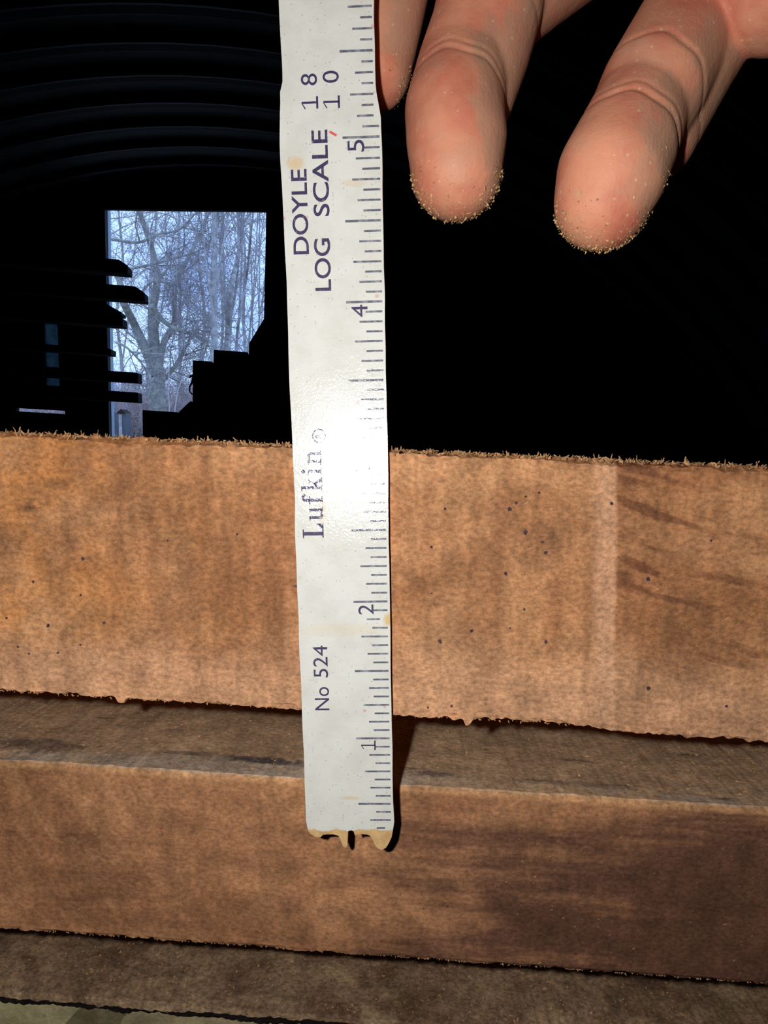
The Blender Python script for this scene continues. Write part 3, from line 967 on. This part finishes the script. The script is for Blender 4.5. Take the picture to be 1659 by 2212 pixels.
# wrist and forearm rising out of the picture
lump(hb, [(1740, -1250, 5.9, 260), (1850, -1750, 5.7, 265), (2150, -3000, 5.2, 380)])
hme = hb.mesh('hand_base')
hob = bpy.data.objects.new('hand_tmp', hme); COL.objects.link(hob)
md = hob.modifiers.new('r', 'REMESH'); md.mode = 'VOXEL'; md.voxel_size = 0.00048; md.use_smooth_shade = True
sm = hob.modifiers.new('s', 'SMOOTH'); sm.factor = 0.5; sm.iterations = 6
dg = bpy.context.evaluated_depsgraph_get()
skin = bpy.data.meshes.new_from_object(hob.evaluated_get(dg))
bpy.data.objects.remove(hob)
skin.name = 'hand'
co = np.zeros(len(skin.vertices) * 3); skin.vertices.foreach_get('co', co); co = co.reshape(-1, 3)
no = np.zeros(len(skin.vertices) * 3); skin.vertices.foreach_get('normal', no); no = no.reshape(-1, 3)
toward = np.array(-c2w((0, 0, 1)))
for (x, y, z, dx, dy, halfw, depth, sig, bow) in [
        (978, 150, 5.0, 0.18, -1.0, 135, 0.0007, 0.00050, -0.010), (984, 128, 5.0, 0.20, -1.0, 120, 0.0004, 0.00035, -0.010),
        (1362, 262, 4.75, 0.42, -1.0, 150, 0.0009, 0.00055, -0.012), (1376, 240, 4.75, 0.42, -1.0, 120, 0.0004, 0.00035, -0.012),
        (1425, 140, 4.85, 0.55, -1.0, 150, 0.0007, 0.00050, -0.012), (1066, -8, 5.1, 0.4, -1.0, 140, 0.0006, 0.0005, 0.0),
        (1010, 395, 4.75, 0.8, 1.0, 60, 0.00018, 0.00030, 0.0)]:
    c = np.array(at_depth(x, y, z))
    ax = np.array(c2w(Vector((dx, dy, 0)).normalized())); lt = np.array(c2w(Vector((-dy, dx, 0)).normalized()))
    rel = co - c
    la = rel @ lt; hw_ = halfw * z / FPX * IN
    t_ = rel @ ax - bow * 3000 * la * la + 0.00035 * np.sin(la * 900)
    mask = np.clip((no @ toward) * 2.2 + 0.15, 0, 1) * np.clip(1.4 - np.abs(la) / hw_, 0, 1) * (np.abs(rel @ toward) < 0.012)
    co -= no * (0.4 * depth * np.exp(-(t_ / sig) ** 2) * mask)[:, None]
skin.vertices.foreach_set('co', co.reshape(-1)); skin.update()
skin.materials.clear()
skin.polygons.foreach_set('use_smooth', [True] * len(skin.polygons))
hand = link('hand', skin, M_SKIN)
tag(hand, 'bare dusty hand with fingers hanging down beside the white ruler', 'hand')

# sawdust clinging to the fingertips
rr = random.Random(91)
gb = MB()
for (tx, ty, tz, trd, n_, a0_, a1_) in [(986, 372, 5.02, 98, 900, 0.0, pi), (1302, 430, 4.72, 105, 1000, -0.35, pi * 0.95), (1322, 375, 4.70, 118, 200, -0.6, 0.5),
                                        (806, 152, 5.30, 84, 60, 0.0, 0.9)]:
    c = at_depth(tx, ty, tz); rad = trd * tz / FPX * IN
    right_, down_, fwd_ = c2w((1, 0, 0)), c2w((0, 1, 0)), c2w((0, 0, 1))
    for _ in range(n_):
        a = rr.uniform(a0_, a1_)
        el = rr.gauss(0.0, 0.33)
        if rr.random() < 0.12: el = -rr.uniform(0.2, 1.0)
        d = (right_ * math.cos(a) + down_ * math.sin(a)) * math.cos(el) + fwd_ * math.sin(el)
        p = c + d * rad * rr.uniform(0.985, 1.02)
        s = rr.choice((0.00004, 0.00006, 0.00009, 0.00017))
        e = [Vector((rr.gauss(0, 1), rr.gauss(0, 1), rr.gauss(0, 1))) * s for _ in range(4)]
        gb.add([p + q for q in e], [(0, 1, 2), (0, 3, 1), (1, 3, 2), (2, 3, 0)])
tag(gb.build('sawdust', M_DUST, hand), kind='stuff')

# ------------------------------------------------------------------ timber rack at the left of the doorway
rack = empty('timber_rack', Matrix.Translation((-2.2, 5.28, 0)))
tag(rack, 'dark upright timber rack carrying beams at the left of the doorway', 'rack')
beams = [(-0.933, 2.054, 2.128, 0.05, 'dark beam with a clipped end, topmost on the rack'),
         (-0.834, 1.901, 1.982, 0.055, 'long dark beam with a clipped end, second from the top of the rack'),
         (-0.974, 1.805, 1.868, 0.09, 'short dark beam with a sloping end, third on the rack'),
         (-0.967, 1.742, 1.796, 0.012, 'dark beam tight below the sloping ended beam'),
         (-1.039, 1.567, 1.605, 0.008, 'short thin dark beam barely showing in the doorway'),
         (-0.879, 1.410, 1.472, 0.008, 'dark square ended beam, second from the bottom of the rack'),
         (-0.880, 1.288, 1.351, 0.008, 'dark square ended beam, lowest on the rack')]
for px_ in (-1.95, -2.55):
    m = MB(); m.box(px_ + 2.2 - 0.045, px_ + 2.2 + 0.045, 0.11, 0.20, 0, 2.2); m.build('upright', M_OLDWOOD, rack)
for k, (xe, z0, z1, ch, lb) in enumerate(beams):
    y0, y1 = 5.20, 5.36
    b = MB()
    pr = [(-2.75, z0), (xe, z0), (xe, z1 - ch * 0.6 if k != 2 else z0 + 0.02), (xe - ch, z1), (-2.75, z1)]
    b.add([(x, y0, z) for x, z in pr] + [(x, y1, z) for x, z in pr],
          [(0, 1, 2, 3, 4), (9, 8, 7, 6, 5)] + [(i, 5 + i, 5 + (i + 1) % 5, (i + 1) % 5) for i in range(5)])
    me = bevel_mesh(b.mesh('beam'), 0.004, 1)
    tag(link('beam', me, M_OLDWOOD), lb, 'beam', 'beams on the rack')
    for px_ in (-1.95, -2.55):
        if k == 2: continue
        m = MB(); m.box(px_ + 2.2 - 0.03, px_ + 2.2 + 0.03, -0.10, 0.12, z0 - 0.03, z0 - 0.0005); m.build('arm', M_OLDWOOD, rack)

# ------------------------------------------------------------------ stepped pile at the right of the doorway


def block(name, x0, x1, y0, y1, z0, z1, label, cat, group=None, chamf=None, layers=0):
    o = empty(name, Matrix.Translation(((x0 + x1) / 2, (y0 + y1) / 2, z0)))
    ox, oy = (x0 + x1) / 2, (y0 + y1) / 2
    nl = max(1, layers)
    h = (z1 - z0) / nl
    for i in range(nl):
        za, zb = i * h, (i + 1) * h
        j = 0
        b = MB()
        if chamf and i == nl - 1:
            cx_, cz_ = chamf
            pr = [(x0 - ox, za), (x1 - ox, za), (x1 - ox, zb), (x0 - ox + cx_, zb), (x0 - ox, zb - cz_)]
            b.add([(x, y0 - oy, z) for x, z in pr] + [(x, y1 - oy, z) for x, z in pr],
                  [(0, 1, 2, 3, 4), (9, 8, 7, 6, 5)] + [(q, 5 + q, 5 + (q + 1) % 5, (q + 1) % 5) for q in range(5)])
        else:
            b.box(x0 - ox + max(j, 0), x1 - ox, y0 - oy, y1 - oy, za, zb)
        link('timber', bevel_mesh(b.mesh('timber'), 0.004, 1), M_OLDWOOD, o)
    return tag(o, label, cat, group)


G = 'stepped timber piles'
block('timber_pile', -0.726, -0.545, 4.42, 5.2, 0, 1.238, 'lowest step of the dark timber piles before the doorway', 'timber pile', G, None, 9)
block('timber_pile', -0.540, -0.474, 4.45, 5.2, 0, 1.30, 'narrow dark timber pile with a clipped top corner', 'timber pile', G, (0.062, 0.062), 9)
block('timber_pile', -0.470, -0.362, 4.5, 5.25, 0, 1.520, 'middle step of the dark timber piles before the doorway', 'timber pile', G, None, 11)
block('timber_pile', -0.358, -0.172, 4.5, 5.25, 0, 1.583, 'second highest step of the dark timber piles', 'timber pile', G, None, 11)
block('timber_pile', -0.168, 0.55, 4.5, 5.25, 0, 1.775, 'tallest dark timber pile with a sloped top corner', 'timber pile', G, (0.085, 0.145), 12)
# bent wire sticking out of the pile
wb_ = MB()
p1, p2, p3, p4 = in_plane(418, 812, 4.48), in_plane(409, 816, 4.48), in_plane(414, 828, 4.48), in_plane(410, 846, 4.48)
wb_.tube([p1, in_plane(412, 812, 4.48), p2], [0.006, 0.006, 0.004], 5)
wb_.tube([p1, p3, in_plane(410, 835, 4.48), p4, in_plane(416, 852, 4.48)], [0.006, 0.006, 0.005, 0.004, 0.004], 5)
tag(wb_.build('bent_wire', M_WIRE), 'bent black wire poking from the side of the middle timber pile', 'wire')

# ------------------------------------------------------------------ outside: shed, trees, brush
c0, c1 = in_plane(246, 883, 16.0), in_plane(272, 915, 16.0)
sh = empty('small_shed', Matrix.Translation(((c0.x + c1.x) / 2, 16.0, -0.03)))
tag(sh, 'small grey shed with a brown peaked roof at the doorway foot', 'shed')
hw = (c1.x - c0.x) / 2
m = MB(); m.box(-hw, hw, 0, 0.6, 0, c0.z - 0.07 + 0.03); m.build('shed_wall', M_GREYBOX, sh)
m = MB()
zt = c0.z - 0.07 + 0.03
m.add([(-hw * .5, -0.03, zt), (hw * 1.0, -0.03, zt), (hw * 0.2, -0.03, zt + 0.07), (-hw * .5, 0.63, zt), (hw * 1.0, 0.63, zt), (hw * 0.2, 0.63, zt + 0.07)],
      [(0, 1, 2), (5, 4, 3), (0, 3, 4, 1), (1, 4, 5, 2), (2, 5, 3, 0)])
m.build('shed_roof', M_SHEDROOF, sh)
m = MB(); m.box(-hw * 0.2, hw * 0.35, -0.01, 0.0, 0, zt - 0.03); m.build('shed_door', M_BARK, sh)

TR = random.Random(1234)


def rvec(s=1.0): return Vector((TR.gauss(0, s), TR.gauss(0, s), TR.gauss(0, s)))


def grow(bins, pts, rads, level, spec):
    """bins: [trunk, branches, twigs]; grow children off a limb given as points"""
    if level >= len(spec): return
    cnt, lmin, lmax, rk, up, tmin = spec[level]
    seg = [(pts[i + 1] - pts[i]).length for i in range(len(pts) - 1)]
    tot = sum(seg)
    if tot < 1e-6: return
    k = max(1, int(cnt * (0.7 + 0.6 * TR.random())))
    for _ in range(k):
        t = tot * (tmin + (1 - tmin) * TR.random())
        i = 0
        while i < len(seg) - 1 and t > seg[i]:
            t -= seg[i]; i += 1
        f = min(1, t / seg[i])
        p = pts[i].lerp(pts[i + 1], f)
        r = rads[i] * (1 - f) + rads[i + 1] * f
        tan = (pts[i + 1] - pts[i]).normalized()
        sd = rvec(); sd -= tan * sd.dot(tan)
        if sd.length < 1e-3: continue
        sd.normalize()
        d = (tan * TR.uniform(0.3, 0.9) + sd + Vector((0, 0, up))).normalized()
        L = TR.uniform(lmin, lmax)
        r0 = max(0.0042, min(r * 0.7, rk * TR.uniform(0.7, 1.2)))
        c = rvec(0.33)
        ns = 4 if level < 2 else 3
        q = [p]; dd = d
        for s in range(ns):
            dd = (dd + c * 0.45 + rvec(0.16) + Vector((0, 0, up * 0.25))).normalized()
            q.append(q[-1] + dd * L / ns)
        rr_ = [max(0.0038, r0 * (1 - 0.75 * s / ns)) for s in range(ns + 1)]
        bins[1 if level == 0 else 2].tube(q, rr_, 4 if level == 0 else 3, False)
        grow(bins, q, rr_, level + 1, spec)


def limb(bins, px, Y, r0, r1, spec, which=0, n=6, yj=0.25):
    pts = [in_plane(x, y, Y) for x, y in px]
    pts = [p + Vector((0, TR.uniform(-yj, yj) * i, 0)) for i, p in enumerate(pts)]
    # resample with a smooth spline
    out = []
    m_ = len(pts)
    for i in range(m_ - 1):
        a, b, c, d = pts[max(i - 1, 0)], pts[i], pts[i + 1], pts[min(i + 2, m_ - 1)]
        for s in range(4):
            t = s / 4
            out.append(0.5 * ((2 * b) + (c - a) * t + (2 * a - 5 * b + 4 * c - d) * t * t + (3 * b - a - 3 * c + d) * t ** 3))
    out.append(pts[-1])
    rads = [r0 + (r1 - r0) * i / (len(out) - 1) for i in range(len(out))]
    bins[which].tube(out, rads, 7 if r0 > 0.06 else 5, True)
    if spec: grow(bins, out, rads, 0, spec)
    return out


def tree(name, base, label, build, m0, m1, m2, group):
    bins = [MB(), MB(), MB()]
    build(bins)
    o = empty(name, Matrix.Translation(base))
    tag(o, label, 'tree', group)
    for nm, b, mt in (('trunk', bins[0], m0), ('branches', bins[1], m1), ('twigs', bins[2], m2)):
        if not b.v: continue
        b.v = [(x - base.x, y - base.y, z - base.z) for x, y, z in b.v]
        c = b.build(nm, mt, o)
        if nm == 'twigs': tag(c, kind='stuff')
    return o


GT = 'bare trees beyond the doorway'
SPREAD = [(14, 0.9, 2.4, 0.021, 0.10, 0.12), (8, 0.45, 1.1, 0.009, 0.05, 0.1), (6, 0.2, 0.6, 0.006, 0.0, 0.15)]
UPR = [(9, 0.9, 2.4, 0.013, 0.75, 0.2), (5, 0.4, 1.1, 0.008, 0.45, 0.15), (4, 0.2, 0.6, 0.0055, 0.25, 0.2)]
YT = 22.0


def ground_at(x, Y):
    p = in_plane(x, 900, Y); return Vector((p.x, Y, -0.03))


def gpx(x, Y):
    """pixel row of the ground below column x"""
    a = in_plane(x, 900, Y); b = in_plane(x, 1000, Y)
    return 900 + 100 * (a.z + 0.06) / (a.z - b.z)


def oak(b):
    gy = gpx(350, YT)
    limb(b, [(352, gy), (349, 930), (345, 860), (336, 800)], YT, 0.26, 0.20, None)
    limb(b, [(337, 810), (312, 750), (288, 700), (272, 650), (245, 590), (205, 520)], YT, 0.15, 0.05, SPREAD)
    limb(b, [(340, 800), (331, 730), (328, 668), (338, 610), (322, 530), (300, 430), (310, 330)], YT, 0.16, 0.04, SPREAD)
    limb(b, [(343, 800), (352, 740), (372, 690), (380, 620), (402, 540), (430, 470), (460, 380)], YT, 0.10, 0.03, SPREAD)
    limb(b, [(327, 660), (345, 686), (381, 712), (420, 722), (452, 735)], YT - 0.5, 0.085, 0.02, SPREAD)
    limb(b, [(205, 525), (231, 512), (290, 515), (345, 512), (390, 497), (440, 470)], YT - 1, 0.05, 0.015, SPREAD)
    limb(b, [(240, 590), (275, 582), (325, 568), (369, 558), (441, 532), (470, 505)], YT - 1, 0.045, 0.015, SPREAD)
    limb(b, [(300, 640), (330, 610), (365, 612), (400, 640), (425, 660)], YT - 0.7, 0.035, 0.012, SPREAD)
    limb(b, [(250, 740), (275, 752), (305, 790), (318, 830)], YT - 1.2, 0.03, 0.02, SPREAD)
    limb(b, [(345, 830), (380, 790), (410, 730), (440, 690)], YT + 0.6, 0.07, 0.02, SPREAD)


tree('oak_tree', ground_at(350, YT), 'big spreading bare tree forking low in the middle of the doorway', oak, M_BARK2, M_BARK, M_TWIG, GT)


def t1(b):
    limb(b, [(463, gpx(463, 20)), (462, 760), (461, 600), (463, 455), (466, 300)], 20, 0.10, 0.06, UPR)
    limb(b, [(464, 700), (450, 600), (436, 500), (425, 380)], 20, 0.03, 0.012, UPR)
    limb(b, [(464, 660), (478, 560), (492, 470), (500, 360)], 20, 0.035, 0.012, UPR)


tree('straight_tree', ground_at(463, 20), 'straight slender grey tree left of centre among the upright stems', t1, M_BARK, M_TWIG, M_TWIG, GT)


def t2(b):
    limb(b, [(486, gpx(486, 23)), (489, 800), (492, 720), (500, 640), (516, 540), (528, 430), (535, 320)], 23, 0.13, 0.03, UPR)
    limb(b, [(492, 720), (486, 640), (480, 540), (482, 400)], 23, 0.06, 0.02, UPR)
    limb(b, [(496, 690), (510, 620), (516, 540), (512, 430), (515, 330)], 23, 0.05, 0.02, UPR)


tree('forked_tree', ground_at(486, 23), 'thicker pale trunk that forks upward at the right of the doorway', t2, M_BARK, M_TWIG, M_TWIG, GT)


def t3(b):
    limb(b, [(506, gpx(506, 19)), (510, 760), (518, 690), (532, 600), (548, 500), (556, 380)], 19, 0.045, 0.015, UPR)
    limb(b, [(514, 720), (522, 600), (526, 480), (524, 380)], 19, 0.03, 0.012, UPR)


tree('leaning_tree', ground_at(506, 19), 'thin reddish tree leaning right before the pale forked trunk', t3, M_TWIG, M_TWIG, M_TWIG, GT)


def t4(b):
    for (x0, x1) in ((548, 540), (562, 560), (580, 575), (600, 590), (556, 585), (540, 556)):
        limb(b, [(x0, gpx(x0, 24)), (x0 - 2, 760), ((x0 + x1) / 2, 620), (x1, 480), (x1 + 3, 340)], 24, 0.028, 0.012, UPR, 0)


tree('multi_stem_tree', ground_at(560, 24), 'clump of thin upright stems at the far right of the doorway', t4, M_BARK, M_TWIG, M_TWIG, GT)

# the trees further back, a looser row
FAR = [(8, 1.6, 3.6, 0.028, 0.30, 0.15), (6, 0.7, 1.8, 0.013, 0.2, 0.15), (4, 0.35, 0.9, 0.008, 0.1, 0.2)]
for (x, Y, lean, lb) in [(215, 31, 10, 'distant bare tree behind the pale jamb'), (268, 36, -12, 'distant bare tree behind the left fork of the big tree'),
                         (318, 33, 8, 'distant bare tree just left behind the big trunk'), (392, 35, -6, 'distant bare tree right behind the big trunk'),
                         (430, 31, 10, 'distant bare tree behind the lowest hanging limb'), (475, 37, 6, 'distant bare tree behind the straight slender tree'),
                         (535, 34, -10, 'distant bare tree behind the leaning thin tree'), (600, 33, -12, 'distant bare tree hidden partly by the tallest pile')]:
    def far(b, x=x, Y=Y, lean=lean):
        limb(b, [(x, gpx(x, Y)), (x + lean * 0.3, 800), (x + lean, 680), (x + lean * 0.4, 560), (x + lean * 1.6, 420), (x + lean, 250)], Y, 0.085, 0.03, FAR)
        limb(b, [(x + lean * 0.4, 790), (x + lean + 18, 690), (x + lean + 34, 560), (x + 40, 420)], Y, 0.04, 0.02, FAR)
    tree('distant_tree', ground_at(x, Y), lb, far, M_BARK, M_BARK, M_TWIG, GT)

# saplings with pale stems at the foot
for pts_, lb in (([(362, None), (366, 880), (363, 840), (366, 790)], 'pale thin sapling left of its twin at the foot of the trees'),
                 ([(376, None), (378, 885), (384, 845), (396, 810)], 'pale thin sapling bending right at the foot of the trees')):
    Y = 14.0
    b = MB()
    pp = [in_plane(x, gpx(x, Y) if y is None else y, Y) for x, y in pts_]
    b.tube(pp, [0.014, 0.011, 0.010, 0.006], 6)
    o = b.build('sapling', M_PALESTEM)
    tag(o, lb, 'sapling', 'pale saplings')

# brush nobody could count
br = MB()
for _ in range(6500):
    Y = TR.uniform(24.5, 29)
    x = TR.uniform(-8.5, 4.0)
    p = Vector((x, Y, -0.03))
    hgt = TR.uniform(0.8, 3.6) * TR.uniform(0.6, 1.0) * (1.15 - 0.08 * abs(x + 3.0))
    d = Vector((TR.gauss(0, 0.35), TR.gauss(0, 0.3), 1)).normalized()
    c = rvec(0.5)
    q = [p, p + d * hgt * 0.5, p + d * hgt * 0.5 + (d + c).normalized() * hgt * 0.5]
    br.tube(q, [0.012, 0.009, 0.005], 3, False)
    for s in range(3):
        st_ = q[1].lerp(q[2], TR.random())
        e = st_ + (Vector((TR.gauss(0, 1), TR.gauss(0, 0.6), TR.gauss(0.5, 0.6)))).normalized() * TR.uniform(0.2, 0.7)
        br.tube([st_, (st_ + e) / 2 + rvec(0.04), e], [0.008, 0.006, 0.004], 3, False)
o = br.build('thicket', M_BRUSH)
tag(o, 'low dry thicket of brush filling the foot of the doorway view', 'brush', None, 'stuff')
